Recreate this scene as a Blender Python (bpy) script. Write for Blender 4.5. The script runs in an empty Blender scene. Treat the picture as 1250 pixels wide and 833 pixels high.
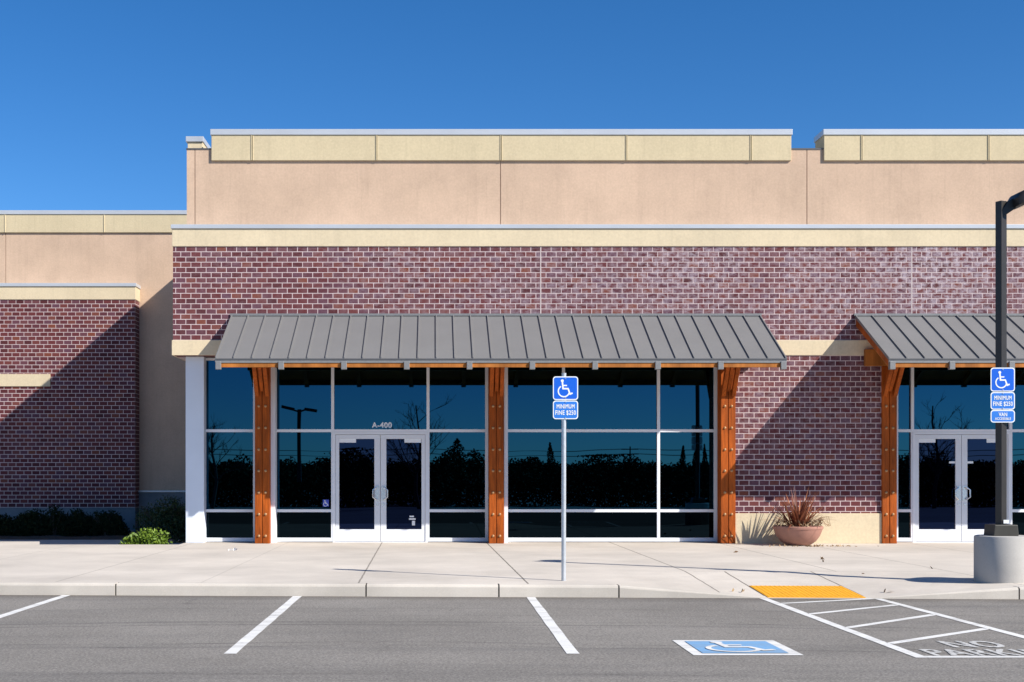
import bpy, math, random
from mathutils import Vector, Matrix, noise

R = random.Random(11)
scene = bpy.context.scene
col = scene.collection
F, CX, CY, CAMZ = 1560.0, 530.0, 580.0, 1.34      # focal length and vanishing point measured in the photo (1250 px wide)

def X(px, Y): return (px - CX) * Y / F
def Z(py, Y): return CAMZ - (py - CY) * Y / F

# ------------------------------------------------------------------ materials
def nodes(name):
    m = bpy.data.materials.new(name); m.use_nodes = True
    nt = m.node_tree; b = nt.nodes['Principled BSDF']
    return m, nt, b
def N(nt, t, **kw):
    n = nt.nodes.new(t)
    for k, v in kw.items():
        if k in n.inputs: n.inputs[k].default_value = v
        else: setattr(n, k, v)
    return n
def mth(nt, op, a, b=None, c=None, clamp=False):
    n = nt.nodes.new('ShaderNodeMath'); n.operation = op; n.use_clamp = clamp
    for i, v in enumerate((a, b, c)):
        if v is None: continue
        if isinstance(v, (int, float)): n.inputs[i].default_value = v
        else: nt.links.new(v, n.inputs[i])
    return n.outputs[0]
def mixc(nt, fac, a, b, blend='MIX'):
    n = nt.nodes.new('ShaderNodeMix'); n.data_type = 'RGBA'; n.blend_type = blend
    for i, v in ((0, fac), (6, a), (7, b)):
        if isinstance(v, (int, float)): n.inputs[i].default_value = v
        elif isinstance(v, tuple): n.inputs[i].default_value = (*v, 1) if len(v) == 3 else v
        else: nt.links.new(v, n.inputs[i])
    return n.outputs[2]
def pos(nt, scale=(1, 1, 1)):
    g = nt.nodes.new('ShaderNodeNewGeometry')
    mp = nt.nodes.new('ShaderNodeMapping'); mp.inputs['Scale'].default_value = scale
    nt.links.new(g.outputs['Position'], mp.inputs['Vector'])
    return mp.outputs[0]
def noi(nt, vec, scale, detail=4, rough=.55):
    n = N(nt, 'ShaderNodeTexNoise', Scale=scale, Detail=detail, Roughness=rough)
    nt.links.new(vec, n.inputs['Vector']); return n.outputs['Fac']
def ramp(nt, fac, *stops):
    n = nt.nodes.new('ShaderNodeValToRGB'); e = n.color_ramp.elements
    while len(e) < len(stops): e.new(.5)
    for el, (p, c) in zip(e, stops):
        el.position = p; el.color = (*c, 1) if isinstance(c, tuple) else (c, c, c, 1)
    nt.links.new(fac, n.inputs['Fac']); return n.outputs[0]
def bump(nt, b, h, strength, dist):
    n = N(nt, 'ShaderNodeBump', Strength=strength, Distance=dist)
    nt.links.new(h, n.inputs['Height']); nt.links.new(n.outputs[0], b.inputs['Normal'])

def simple(name, c, rough=.6, metal=0., var=.12, scale=3., bs=0., bscale=150., spec=.4, stretch=(1, 1, 1)):
    m, nt, b = nodes(name)
    p = pos(nt, stretch)
    f = ramp(nt, noi(nt, p, scale, 6, .6), (.3, 0.), (.7, 1.))
    lo = tuple(x * (1 - var) for x in c); hi = tuple(min(1, x * (1 + var)) for x in c)
    nt.links.new(mixc(nt, f, lo, hi), b.inputs['Base Color'])
    b.inputs['Roughness'].default_value = rough; b.inputs['Metallic'].default_value = metal
    b.inputs['Specular IOR Level'].default_value = spec
    if bs: bump(nt, b, noi(nt, p, bscale, 4, .6), bs, .004)
    return m

def stucco(name, c, blot=.14):
    m, nt, b = nodes(name)
    p = pos(nt)
    f = ramp(nt, noi(nt, p, .9, 8, .68), (.36, 0.), (.64, 1.))
    base = mixc(nt, f, tuple(x * (1 - blot) for x in c), tuple(x * (1 + blot * .45) for x in c))
    st = ramp(nt, noi(nt, pos(nt, (3.2, 3.2, .28)), 1.6, 5, .6), (.52, 0.), (.8, 1.))       # vertical rain streaks
    base = mixc(nt, mth(nt, 'MULTIPLY', st, .34), base, tuple(x * .72 for x in c))
    dr = ramp(nt, noi(nt, pos(nt, (9, 9, .35)), 1.9, 4, .7), (.56, 0.), (.74, 1.))
    base = mixc(nt, mth(nt, 'MULTIPLY', dr, .22), base, tuple(x * .62 for x in c))
    fine = ramp(nt, noi(nt, p, 26, 3, .6), (.3, .93), (.7, 1.05))
    base = mixc(nt, 1., base, fine, 'MULTIPLY')
    nt.links.new(base, b.inputs['Base Color'])
    b.inputs['Roughness'].default_value = .9; b.inputs['Specular IOR Level'].default_value = .15
    bump(nt, b, noi(nt, p, 90, 5, .7), .35, .006)
    return m

def brick(name, ztop, frost=.5, xo=0.):
    m, nt, b = nodes(name)
    g = nt.nodes.new('ShaderNodeNewGeometry')
    s = nt.nodes.new('ShaderNodeSeparateXYZ'); nt.links.new(g.outputs['Position'], s.inputs[0])
    u = mth(nt, 'ADD', mth(nt, 'ADD', s.outputs[0], s.outputs[1]), 40.0 + xo)
    v = mth(nt, 'ADD', mth(nt, 'SUBTRACT', s.outputs[2], ztop), 40 * .1016)
    c = nt.nodes.new('ShaderNodeCombineXYZ'); nt.links.new(u, c.inputs[0]); nt.links.new(v, c.inputs[1])
    wob = N(nt, 'ShaderNodeTexNoise', Scale=9., Detail=2.); nt.links.new(c.outputs[0], wob.inputs['Vector'])
    vm = nt.nodes.new('ShaderNodeVectorMath'); vm.operation = 'MULTIPLY_ADD'
    nt.links.new(wob.outputs['Color'], vm.inputs[0]); vm.inputs[1].default_value = (.006, .005, 0); nt.links.new(c.outputs[0], vm.inputs[2])
    def bt(c1, c2, mort):
        t = nt.nodes.new('ShaderNodeTexBrick'); t.offset = .5; t.squash = 1
        t.inputs['Color1'].default_value = c1; t.inputs['Color2'].default_value = c2; t.inputs['Mortar'].default_value = mort
        t.inputs['Scale'].default_value = 1; t.inputs['Mortar Size'].default_value = .0073; t.inputs['Mortar Smooth'].default_value = .05
        t.inputs['Bias'].default_value = 0; t.inputs['Brick Width'].default_value = .1985; t.inputs['Row Height'].default_value = .1016
        nt.links.new(vm.outputs[0], t.inputs['Vector']); return t
    t = bt((0, 0, 0, 1), (1, 1, 1, 1), (.5, .5, .5, 1))
    rnd = t.outputs['Color']; mort = t.outputs['Fac']
    colr = ramp(nt, rnd, (0., (.075, .018, .022)), (.22, (.13, .030, .032)), (.42, (.095, .030, .042)), (.6, (.15, .038, .033)), (.78, (.11, .045, .066)), (1., (.18, .050, .030)))
    # scuffed grey-lilac face on part of the bricks, in drifts
    drift = ramp(nt, noi(nt, pos(nt), .55, 3, .5), (.35, 0.), (.65, 1.))
    sp = ramp(nt, noi(nt, pos(nt, (1, 1, 1.6)), 7., 5, .7), (.42, 0.), (.68, 1.))
    gx = mth(nt, 'MULTIPLY', mth(nt, 'MULTIPLY_ADD', s.outputs[0], .06, .45, clamp=True), mth(nt, 'MULTIPLY_ADD', s.outputs[2], .22, -.15, clamp=True))
    fr = mth(nt, 'MULTIPLY', mth(nt, 'MULTIPLY', gx, mth(nt, 'MULTIPLY', sp, mth(nt, 'ADD', mth(nt, 'MULTIPLY', drift, .75), .35))), frost)
    colr = mixc(nt, fr, colr, (.40, .33, .37))
    fine = ramp(nt, noi(nt, pos(nt), 60, 3, .7), (.3, .75), (.7, 1.2))
    colr = mixc(nt, 1., colr, fine, 'MULTIPLY')
    mc = mixc(nt, ramp(nt, noi(nt, pos(nt), 5, 4), (.3, 0.), (.7, 1.)), (.50, .395, .385), (.64, .52, .51))
    nt.links.new(mixc(nt, mort, colr, mc), b.inputs['Base Color'])
    b.inputs['Roughness'].default_value = .75; b.inputs['Specular IOR Level'].default_value = .25
    inv = mth(nt, 'SUBTRACT', 1., mort)
    bump(nt, b, mth(nt, 'ADD', inv, mth(nt, 'MULTIPLY', noi(nt, pos(nt), 45, 4), .35)), .6, .006)
    return m

def wood(name, c, dark=.38):
    m, nt, b = nodes(name)
    p = pos(nt, (14, 14, 1.1))
    g = ramp(nt, noi(nt, p, 2.2, 8, .7), (.28, 0.), (.74, 1.))
    base = mixc(nt, g, tuple(x * dark for x in c), c)
    k = ramp(nt, noi(nt, pos(nt, (3, 3, .7)), 1.3, 3), (.36, .62), (.7, 1.15))
    base = mixc(nt, 1., base, k, 'MULTIPLY')
    nt.links.new(base, b.inputs['Base Color'])
    b.inputs['Roughness'].default_value = .62; b.inputs['Specular IOR Level'].default_value = .2
    bump(nt, b, g, .25, .003)
    return m

def glass(name, tint, rough=.0):
    m, nt, b = nodes(name)
    b.inputs['Base Color'].default_value = (*tint, 1); b.inputs['Metallic'].default_value = 1
    b.inputs['Roughness'].default_value = rough
    b.inputs['Specular Tint'].default_value = (.25, .5, .8, 1)
    p = pos(nt, (1, 1, .6))
    bump(nt, b, noi(nt, p, .8, 1, .4), .03, .05)
    return m

def leafmat(name, a, bb, rough=.55, spec=.3):
    m, nt, b = nodes(name)
    g = nt.nodes.new('ShaderNodeNewGeometry')
    nt.links.new(mixc(nt, g.outputs['Random Per Island'], a, bb), b.inputs['Base Color'])
    b.inputs['Roughness'].default_value = rough; b.inputs['Specular IOR Level'].default_value = spec
    return m

M = {}
M['cream'] = stucco('cream_stucco', (.66, .55, .375), .07)
M['creamdull'] = stucco('dull_cream_stucco', (.60, .50, .325), .06)
M['tan'] = stucco('tan_stucco', (.575, .415, .30), .11)
M['white'] = simple('white_paint', (.70, .75, .83), .55, var=.03, scale=2, bs=.1, bscale=60)
M['coping'] = simple('coping_metal', (.53, .55, .575), .38, .25, var=.05, scale=1.2)
M['brick'] = brick('brick_main', 5.81, 1.15)
M['brickw'] = brick('brick_wing', 5.716, .9, .07)
M['mortar'] = simple('mortar_joint', (.56, .47, .45), .9)
M['dark'] = simple('dark_gap', (.02, .018, .018), .8)
M['jointbrown'] = simple('joint_sealant', (.20, .16, .09), .8)
M['grey'] = simple('grey_base_stucco', (.17, .185, .20), .8, var=.15, bs=.2)
M['wood'] = wood('stained_timber', (.58, .122, .011))
M['fasciawood'] = wood('fascia_timber', (.50, .175, .035), .7)
M['roof'] = simple('roof_metal', (.182, .180, .178), .5, .1, var=.05, scale=1.1, bs=.0)
M['drip'] = simple('drip_metal', (.10, .10, .105), .5, .2, var=.05)
M['cap'] = simple('cap_metal', (.215, .215, .215), .5, .2, var=.1, scale=20)
M['alu'] = simple('aluminium_frame', (.74, .76, .80), .45, .0, var=.03, scale=2)
M['alud'] = simple('aluminium_door', (.70, .72, .755), .45, .0, var=.03, scale=2)
M['steel'] = simple('brushed_steel', (.70, .70, .72), .25, .9, var=.05)
M['bolt'] = simple('bolt_metal', (.46, .27, .13), .45, .3, var=.1)
M['glass'] = glass('tinted_glass', (.010, .055, .108))
M['dimglass'] = glass('dimmed_lower_glass', (.005, .011, .016))  # same glazing, tint darkened so the sunlit ground hardly mirrors in the lower panes
M['doorglass'] = glass('door_glass', (.009, .017, .052))
M['lampblack'] = simple('dark_bronze_paint', (.028, .024, .022), .42, .2, var=.15, scale=8)
M['lampcover'] = simple('dark_olive_cover', (.045, .042, .034), .5, var=.15, scale=8)
M['concrete'] = None
M['galv'] = simple('galvanised_steel', (.56, .58, .60), .42, .55, var=.12, scale=25)
M['signblue'] = simple('sign_blue', (.010, .115, .62), .35, var=.04)
M['signblue2'] = simple('sign_blue_faded', (.030, .19, .64), .4, var=.05)
M['signwhite'] = simple('sign_white', (.82, .84, .86), .4, var=.02)
M['vinyl'] = simple('white_vinyl', (.80, .82, .84), .5, var=.02)
M['decal'] = simple('blue_decal', (.05, .08, .45), .4)
M['lens'] = simple('lamp_lens', (.5, .52, .5), .2)
M['yellow'] = simple('yellow_tactile', (.72, .33, .012), .65, var=.1, scale=8, bs=.2)
M['terra'] = simple('terracotta', (.36, .18, .135), .7, var=.14, scale=6, bs=.25, bscale=40)
M['soil'] = simple('soil', (.06, .045, .035), .95, var=.4, scale=12, bs=.6, bscale=30)
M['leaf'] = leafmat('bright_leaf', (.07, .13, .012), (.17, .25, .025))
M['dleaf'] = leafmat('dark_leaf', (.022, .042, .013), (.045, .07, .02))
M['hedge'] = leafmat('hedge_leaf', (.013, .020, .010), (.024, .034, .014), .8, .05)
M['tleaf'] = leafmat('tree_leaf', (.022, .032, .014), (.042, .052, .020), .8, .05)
M['bark'] = simple('bark', (.075, .06, .05), .9, var=.3, scale=10, bs=.5, bscale=30)
M['flax'] = leafmat('flax_blade', (.10, .022, .018), (.42, .16, .075), .45)
M['dry'] = leafmat('dry_leaf', (.22, .13, .07), (.46, .33, .19), .8)
M['timberpole'] = simple('pole_timber', (.09, .075, .06), .9)
M['grass'] = simple('rough_grass', (.045, .055, .022), .95, var=.4, scale=.2)
M['paper'] = simple('white_paper', (.75, .75, .74), .8)

def concrete(name, c, joints=False):
    m, nt, b = nodes(name)
    p = pos(nt)
    base = mixc(nt, ramp(nt, noi(nt, p, .5, 8, .65), (.33, 0.), (.67, 1.)), tuple(x * .80 for x in c), tuple(min(1, x * 1.06) for x in c))
    st = ramp(nt, noi(nt, pos(nt, (.5, 2.4, 1)), 1.1, 6, .7), (.55, 0.), (.78, 1.))
    base = mixc(nt, mth(nt, 'MULTIPLY', st, .30), base, tuple(x * .66 for x in c))
    sp = ramp(nt, noi(nt, p, 3.1, 3, .5), (.70, 0.), (.76, 1.))
    base = mixc(nt, mth(nt, 'MULTIPLY', sp, .25), base, tuple(x * .55 for x in c))
    fine = ramp(nt, noi(nt, p, 130, 3, .7), (.3, .88), (.7, 1.07))
    base = mixc(nt, 1., base, fine, 'MULTIPLY')
    if joints:
        g = nt.nodes.new('ShaderNodeNewGeometry'); s = nt.nodes.new('ShaderNodeSeparateXYZ'); nt.links.new(g.outputs['Position'], s.inputs[0])
        x, y = s.outputs[0], s.outputs[1]
        xw = mth(nt, 'ADD', x, mth(nt, 'MULTIPLY', mth(nt, 'SUBTRACT', noi(nt, p, 2.5, 3), .5), .02))
        tot = None
        def line(x0, ymin, ymax, w=.010, slope=0., k=1.):
            nonlocal tot
            xx = xw if not slope else mth(nt, 'ADD', xw, mth(nt, 'MULTIPLY', mth(nt, 'SUBTRACT', y, 16.), -slope))
            a = mth(nt, 'LESS_THAN', mth(nt, 'ABSOLUTE', mth(nt, 'SUBTRACT', xx, x0)), w)
            a = mth(nt, 'MULTIPLY', a, mth(nt, 'GREATER_THAN', y, ymin)); a = mth(nt, 'MULTIPLY', a, mth(nt, 'LESS_THAN', y, ymax))
            a = mth(nt, 'MULTIPLY', a, k)
            tot = a if tot is None else mth(nt, 'MAXIMUM', tot, a)
        for x0, sl, k in ((-9.1, 0, .5), (-6.9, 0, .3), (-4.74, 0, .45), (-2.9, 0, .25), (-.94, -.01, .8), (1.155, -.013, 1.), (3.49, 0, .9), (5.59, 0, .75), (7.17, 0, .7), (9.3, 0, .6), (11.4, 0, .6)):
            line(x0, 17.75 if 3.9 < x0 < 7.1 else 14, 30, .011, sl, k)
        for x0 in (4.03, 5.22): line(x0, 15, 17.75, .012)
        yw = mth(nt, 'ADD', y, mth(nt, 'MULTIPLY', mth(nt, 'SUBTRACT', noi(nt, p, 1.7, 3), .5), .03))
        a = mth(nt, 'LESS_THAN', mth(nt, 'ABSOLUTE', mth(nt, 'SUBTRACT', yw, 17.75)), .012)
        a = mth(nt, 'MULTIPLY', a, mth(nt, 'GREATER_THAN', x, 3.6)); a = mth(nt, 'MULTIPLY', a, mth(nt, 'LESS_THAN', x, 7.2))
        tot = mth(nt, 'MAXIMUM', tot, mth(nt, 'MULTIPLY', a, .45))
        base = mixc(nt, mth(nt, 'MULTIPLY', tot, .8), base, (.10, .085, .07))
    nt.links.new(base, b.inputs['Base Color'])
    b.inputs['Roughness'].default_value = .88; b.inputs['Specular IOR Level'].default_value = .2
    bump(nt, b, noi(nt, p, 70, 5, .7), .25, .004)
    return m
M['concrete'] = concrete('cast_concrete', (.42, .40, .37))
M['sidewalk'] = concrete('sidewalk_concrete', (.625, .565, .49), True)
M['kerb'] = concrete('kerb_concrete', (.615, .56, .485))

def asphalt():
    m, nt, b = nodes('asphalt')
    p = pos(nt)
    agg = ramp(nt, noi(nt, p, 48, 5, .8), (.34, .45), (.5, 1.), (.66, 1.7))
    base = mixc(nt, ramp(nt, noi(nt, p, .45, 7, .6), (.3, 0.), (.7, 1.)), (.188, .174, .156), (.250, .232, .208))
    tr = ramp(nt, noi(nt, pos(nt, (.10, 1.5, 1)), 1.5, 6, .62), (.50, 0.), (.72, 1.))      # tyre-worn bands along the aisle
    base = mixc(nt, mth(nt, 'MULTIPLY', tr, .40), base, (.11, .105, .103))
    oil = ramp(nt, noi(nt, p, 1.6, 4, .6), (.66, 0.), (.76, 1.))
    base = mixc(nt, mth(nt, 'MULTIPLY', oil, .5), base, (.06, .057, .055))
    g = nt.nodes.new('ShaderNodeNewGeometry'); sx = nt.nodes.new('ShaderNodeSeparateXYZ'); nt.links.new(g.outputs['Position'], sx.inputs[0])
    x, y = sx.outputs[0], sx.outputs[1]
    curve = mth(nt, 'MULTIPLY', mth(nt, 'POWER', mth(nt, 'ABSOLUTE', mth(nt, 'ADD', x, .7)), 2.), .018)
    yy = mth(nt, 'ADD', mth(nt, 'ADD', y, curve), mth(nt, 'MULTIPLY', mth(nt, 'SUBTRACT', noi(nt, p, .5, 2), .5), .35))
    tot = None
    for y0, wd_, k in ((12.98, .06, .9), (12.72, .05, .8), (14.3, .09, .35), (11.35, .06, .7), (11.12, .05, .55), (9.6, .12, .5), (13.6, .05, .3)):
        d = mth(nt, 'DIVIDE', mth(nt, 'ABSOLUTE', mth(nt, 'SUBTRACT', yy, y0)), wd_)
        d = mth(nt, 'MULTIPLY', mth(nt, 'SUBTRACT', 1., d, clamp=True), k); tot = d if tot is None else mth(nt, 'MAXIMUM', tot, d)
    tot = mth(nt, 'MULTIPLY', tot, ramp(nt, noi(nt, pos(nt, (.35, 3, 1)), 2.4, 5, .65), (.36, .1), (.62, 1.)))
    base = mixc(nt, mth(nt, 'MULTIPLY', tot, .78), base, (.062, .058, .055))
    gut = mth(nt, 'SUBTRACT', mth(nt, 'SUBTRACT', 15.63, mth(nt, 'MULTIPLY', x, .045)), y)
    gut = mth(nt, 'SUBTRACT', 1., mth(nt, 'DIVIDE', gut, mth(nt, 'MULTIPLY_ADD', noi(nt, p, 1.4, 5, .65), .9, .02)), clamp=True)
    base = mixc(nt, mth(nt, 'MULTIPLY', gut, .6), base, (.085, .07, .055))
    cr = N(nt, 'ShaderNodeTexVoronoi', Scale=.42, feature='DISTANCE_TO_EDGE')
    vm = nt.nodes.new('ShaderNodeVectorMath'); vm.operation = 'MULTIPLY_ADD'
    nz = N(nt, 'ShaderNodeTexNoise', Scale=2.2, Detail=6.); nt.links.new(p, nz.inputs['Vector'])
    nt.links.new(nz.outputs['Color'], vm.inputs[0]); vm.inputs[1].default_value = (.5, .5, 0); nt.links.new(p, vm.inputs[2]); nt.links.new(vm.outputs[0], cr.inputs['Vector'])
    crk = mth(nt, 'MULTIPLY', mth(nt, 'LESS_THAN', cr.outputs['Distance'], .0045), ramp(nt, noi(nt, p, .33, 2), (.54, 0.), (.6, 1.)))
    base = mixc(nt, mth(nt, 'MULTIPLY', crk, .22), base, (.04, .037, .035))
    base = mixc(nt, .85, base, agg, 'MULTIPLY')
    nt.links.new(base, b.inputs['Base Color'])
    b.inputs['Roughness'].default_value = .9; b.inputs['Specular IOR Level'].default_value = .2
    bump(nt, b, noi(nt, p, 110, 4, .7), .5, .006)
    return m
M['asphalt'] = asphalt()

def paint(name, c, wear=.5):
    m, nt, b = nodes(name)
    p = pos(nt)
    w = ramp(nt, noi(nt, p, 22, 6, .75), (wear, 0.), (wear + .10, 1.))
    w2 = ramp(nt, noi(nt, p, 2.2, 4, .6), (.35, .15), (.65, 1.))
    f = mth(nt, 'MULTIPLY', w, w2)
    base = mixc(nt, f, c, tuple(x * .25 + .14 for x in c))
    td = ramp(nt, noi(nt, pos(nt, (.3, 3.4, 1)), 1.6, 4, .65), (.46, 0.), (.68, 1.))
    base = mixc(nt, mth(nt, 'MULTIPLY', td, .42), base, (.26, .245, .225))
    nt.links.new(base, b.inputs['Base Color']); b.inputs['Roughness'].default_value = .75
    b.inputs['Specular IOR Level'].default_value = .2
    return m
M['paint'] = paint('white_road_paint', (.72, .71, .68), .56)
M['paintworn'] = paint('worn_white_road_paint', (.62, .61, .58), .45)
M['paintblue'] = paint('pale_blue_road_paint', (.18, .36, .58), .56)

# ------------------------------------------------------------------ mesh helpers
class MB:
    def __init__(s): s.v = []; s.f = []; s.smooth = False
    def add(s, v, f):
        o = len(s.v); s.v += [tuple(p) for p in v]; s.f += [tuple(i + o for i in q) for q in f]; return s
    def box(s, x0, x1, y0, y1, z0, z1):
        v = [(x0, y0, z0), (x1, y0, z0), (x1, y1, z0), (x0, y1, z0), (x0, y0, z1), (x1, y0, z1), (x1, y1, z1), (x0, y1, z1)]
        return s.add(v, [(0, 3, 2, 1), (4, 5, 6, 7), (0, 1, 5, 4), (1, 2, 6, 5), (2, 3, 7, 6), (3, 0, 4, 7)])
    def prism(s, poly, axis, a, b):
        """poly: 2D points; axis 'x': (y,z) swept in x; 'y': (x,z) swept in y; 'z': (x,y) swept in z"""
        def P(p, t):
            return (t, p[0], p[1]) if axis == 'x' else (p[0], t, p[1]) if axis == 'y' else (p[0], p[1], t)
        n = len(poly)
        v = [P(p, a) for p in poly] + [P(p, b) for p in poly]
        f = [tuple(range(n - 1, -1, -1)), tuple(range(n, 2 * n))] + [(i, (i + 1) % n, n + (i + 1) % n, n + i) for i in range(n)]
        return s.add(v, f)
    def beam(s, a, b, w, h, up=(0, 0, 1)):
        a, b = Vector(a), Vector(b); d = (b - a).normalized(); u = Vector(up); sd = d.cross(u).normalized(); u = sd.cross(d).normalized()
        v = []
        for p in (a, b):
            for i, j in ((-1, -1), (1, -1), (1, 1), (-1, 1)): v.append(p + sd * (i * w / 2) + u * (j * h / 2))
        return s.add(v, [(0, 1, 2, 3), (7, 6, 5, 4), (0, 4, 5, 1), (1, 5, 6, 2), (2, 6, 7, 3), (3, 7, 4, 0)])
    def tube(s, pts, rad, n=8, caps=True):
        pts = [Vector(p) for p in pts]; rad = rad if isinstance(rad, (list, tuple)) else [rad] * len(pts)
        vs = []; prev = None
        for i, p in enumerate(pts):
            d = (pts[min(i + 1, len(pts) - 1)] - pts[max(i - 1, 0)]).normalized()
            ref = prev if prev is not None else (Vector((0, 0, 1)) if abs(d.z) < .9 else Vector((1, 0, 0)))
            a = (ref - d * ref.dot(d)).normalized(); b = d.cross(a); prev = a
            vs += [p + (a * math.cos(t) + b * math.sin(t)) * rad[i] for t in (2 * math.pi * k / n for k in range(n))]
        f = []
        for i in range(len(pts) - 1):
            for k in range(n): f.append((i * n + k, i * n + (k + 1) % n, (i + 1) * n + (k + 1) % n, (i + 1) * n + k))
        if caps: f += [tuple(range(n - 1, -1, -1)), tuple(range((len(pts) - 1) * n, len(pts) * n))]
        return s.add(vs, f)
    def lathe(s, c, prof, n=40):
        v = []; f = []
        for r, z in prof:
            v += [(c[0] + r * math.cos(2 * math.pi * k / n), c[1] + r * math.sin(2 * math.pi * k / n), c[2] + z) for k in range(n)]
        for i in range(len(prof) - 1):
            for k in range(n): f.append((i * n + k, i * n + (k + 1) % n, (i + 1) * n + (k + 1) % n, (i + 1) * n + k))
        f += [tuple(range(n - 1, -1, -1)), tuple(range((len(prof) - 1) * n, len(prof) * n))]
        return s.add(v, f)
    def leaf(s, p, size, rr, asp=.45, up=0.):
        d = Vector((rr.gauss(0, 1), rr.gauss(0, 1), rr.gauss(0, 1) + up)).normalized()
        e = d.cross(Vector((rr.gauss(0, 1), rr.gauss(0, 1), rr.gauss(0, 1)))).normalized()
        k = size * rr.uniform(.6, 1.3); p = Vector(p)
        return s.add([p - d * k * .5, p + e * k * asp * .5, p + d * k * .5, p - e * k * asp * .5], [(0, 1, 2, 3)])
    def build(s, name, mat, parent=None, bevel=0., smooth=False, segs=2):
        me = bpy.data.meshes.new(name)
        off = Vector((0, 0, 0)); q = parent
        while q is not None: off += q.location; q = q.parent
        me.from_pydata([tuple(Vector(p) - off) for p in s.v], [], s.f); me.validate(); me.update()
        me.materials.append(mat)
        if smooth:
            for p in me.polygons: p.use_smooth = True
        o = bpy.data.objects.new(name, me); col.objects.link(o)
        if parent is not None: o.parent = parent
        if bevel:
            b = o.modifiers.new('bevel', 'BEVEL'); b.width = bevel; b.segments = segs; b.limit_method = 'ANGLE'
        if smooth:
            try: me.set_sharp_from_angle(angle=math.radians(40))
            except Exception: pass
        return o
def B(*a): return MB().box(*a)
def tag(o, label=None, cat=None, group=None, kind=None):
    for k, v in (('label', label), ('category', cat), ('group', group), ('kind', kind)):
        if v: o[k] = v
    return o
def empty(name, loc, label, cat, group=None):
    o = bpy.data.objects.new(name, None); o.location = loc; o.empty_display_size = .2; col.objects.link(o)
    return tag(o, label, cat, group)
def copy_child(o, parent, dx=0., dz=0.):
    c = o.copy(); col.objects.link(c); c.parent = parent; c.location = o.location + Vector((dx, 0, dz)); return c

def lettering(txt, width, height, bold=.0012, spacing=1.06):
    """filled lettering fitted to a width and a cap height and centred on 0; bold by three shallow, stepped copies"""
    cu = bpy.data.curves.new('letters', 'FONT'); cu.body = txt; cu.size = 1; cu.extrude = .0; cu.resolution_u = 3; cu.space_character = spacing
    o = bpy.data.objects.new('letters', cu); col.objects.link(o)
    dg = bpy.context.evaluated_depsgraph_get(); me = bpy.data.meshes.new_from_object(o.evaluated_get(dg))
    v = [(p.co.x, p.co.y) for p in me.vertices]; f = [tuple(p.vertices) for p in me.polygons]
    bpy.data.objects.remove(o); bpy.data.curves.remove(cu); bpy.data.meshes.remove(me)
    x0, x1 = min(p[0] for p in v), max(p[0] for p in v); y0, y1 = min(p[1] for p in v), max(p[1] for p in v)
    if '$' in txt: y0, y1 = 0., .70
    kx, ky = width / (x1 - x0), height / (y1 - y0); vs, fs = [], []
    for i, (ox, oy) in enumerate(((0, 0), (-bold, bold * .6), (bold, -bold * .6), (0, bold), (0, -bold))):
        b0 = len(vs); vs += [((p[0] - (x0 + x1) / 2) * kx + ox, (p[1] - (y0 + y1) / 2) * ky + oy, .0006 + .0003 * i) for p in v]
        fs += [tuple(k + b0 for k in q) for q in f]
    return vs, fs
def on_wall(vf, x, y, z): return [(x + p[0], y - p[2], z + p[1]) for p in vf[0]], vf[1]
def flat(vf): return [(p[0], p[1], max(p[2], 0.)) for p in vf[0]], vf[1]
def on_floor(vf, x, y, z, sy=1.): return [(x + p[0], y + p[1] * sy, z + p[2]) for p in vf[0]], vf[1]
def stroke(pts, w, t=.0008):
    """a 2D polyline as a flat band of thickness 2t, mitred"""
    n = len(pts); P = [Vector(p) for p in pts]; v = []
    for i, p in enumerate(P):
        d0 = (p - P[i - 1]).normalized() if i else None; d1 = (P[i + 1] - p).normalized() if i < n - 1 else None
        if d0 is None: d0 = d1
        if d1 is None: d1 = d0
        nn = Vector((-(d0 + d1).y, (d0 + d1).x)).normalized(); k = w / 2 / max(.5, nn.dot(Vector((-d0.y, d0.x))))
        for sg in (1, -1): q = p + nn * k * sg; v += [(q.x, q.y, t), (q.x, q.y, -t)]
    f = []
    for i in range(n - 1):
        a = 4 * i; b = a + 4
        f += [(a, a + 2, b + 2, b), (a + 1, b + 1, b + 3, a + 3), (a, b, b + 1, a + 1), (a + 2, a + 3, b + 3, b + 2)]
    return v, f
def isa(h):
    """international symbol of access, drawn in a square of side h centred on 0"""
    vs, fs = [], []
    def put(vf):
        o = len(vs); vs.extend(vf[0]); fs.extend(tuple(i + o for i in q) for q in vf[1])
    def S(pts, w, t): put(stroke([((x - .5) * h, (y - .5) * h) for x, y in pts], w * h, t))
    put(([((.345 + .078 * math.cos(a) - .5) * h, (.885 + .078 * math.sin(a) - .5) * h, .0016) for a in (2 * math.pi * k / 14 for k in range(14))], [tuple(range(14))]))
    S([(.35, .83), (.385, .46), (.655, .46), (.765, .17), (.90, .225)], .082, .0008)
    S([(.375, .63), (.60, .63)], .068, .0011)
    S([(.43 + .30 * math.cos(math.radians(a)), .325 + .30 * math.sin(math.radians(a))) for a in range(122, 351, 11)], .066, .0014)
    return vs, fs

# ------------------------------------------------------------------ camera, light, sky
cam_d = bpy.data.cameras.new('camera'); cam = bpy.data.objects.new('camera', cam_d); col.objects.link(cam)
cam.location = (0, 0, CAMZ); cam.rotation_euler = (math.radians(90), 0, 0)
cam_d.sensor_width = 36; cam_d.lens = 36 * F / 1250
cam_d.shift_x = (625 - CX) / 1250; cam_d.shift_y = (CY - 416.5) / 1250
cam_d.clip_end = 5000; scene.camera = cam

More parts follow.
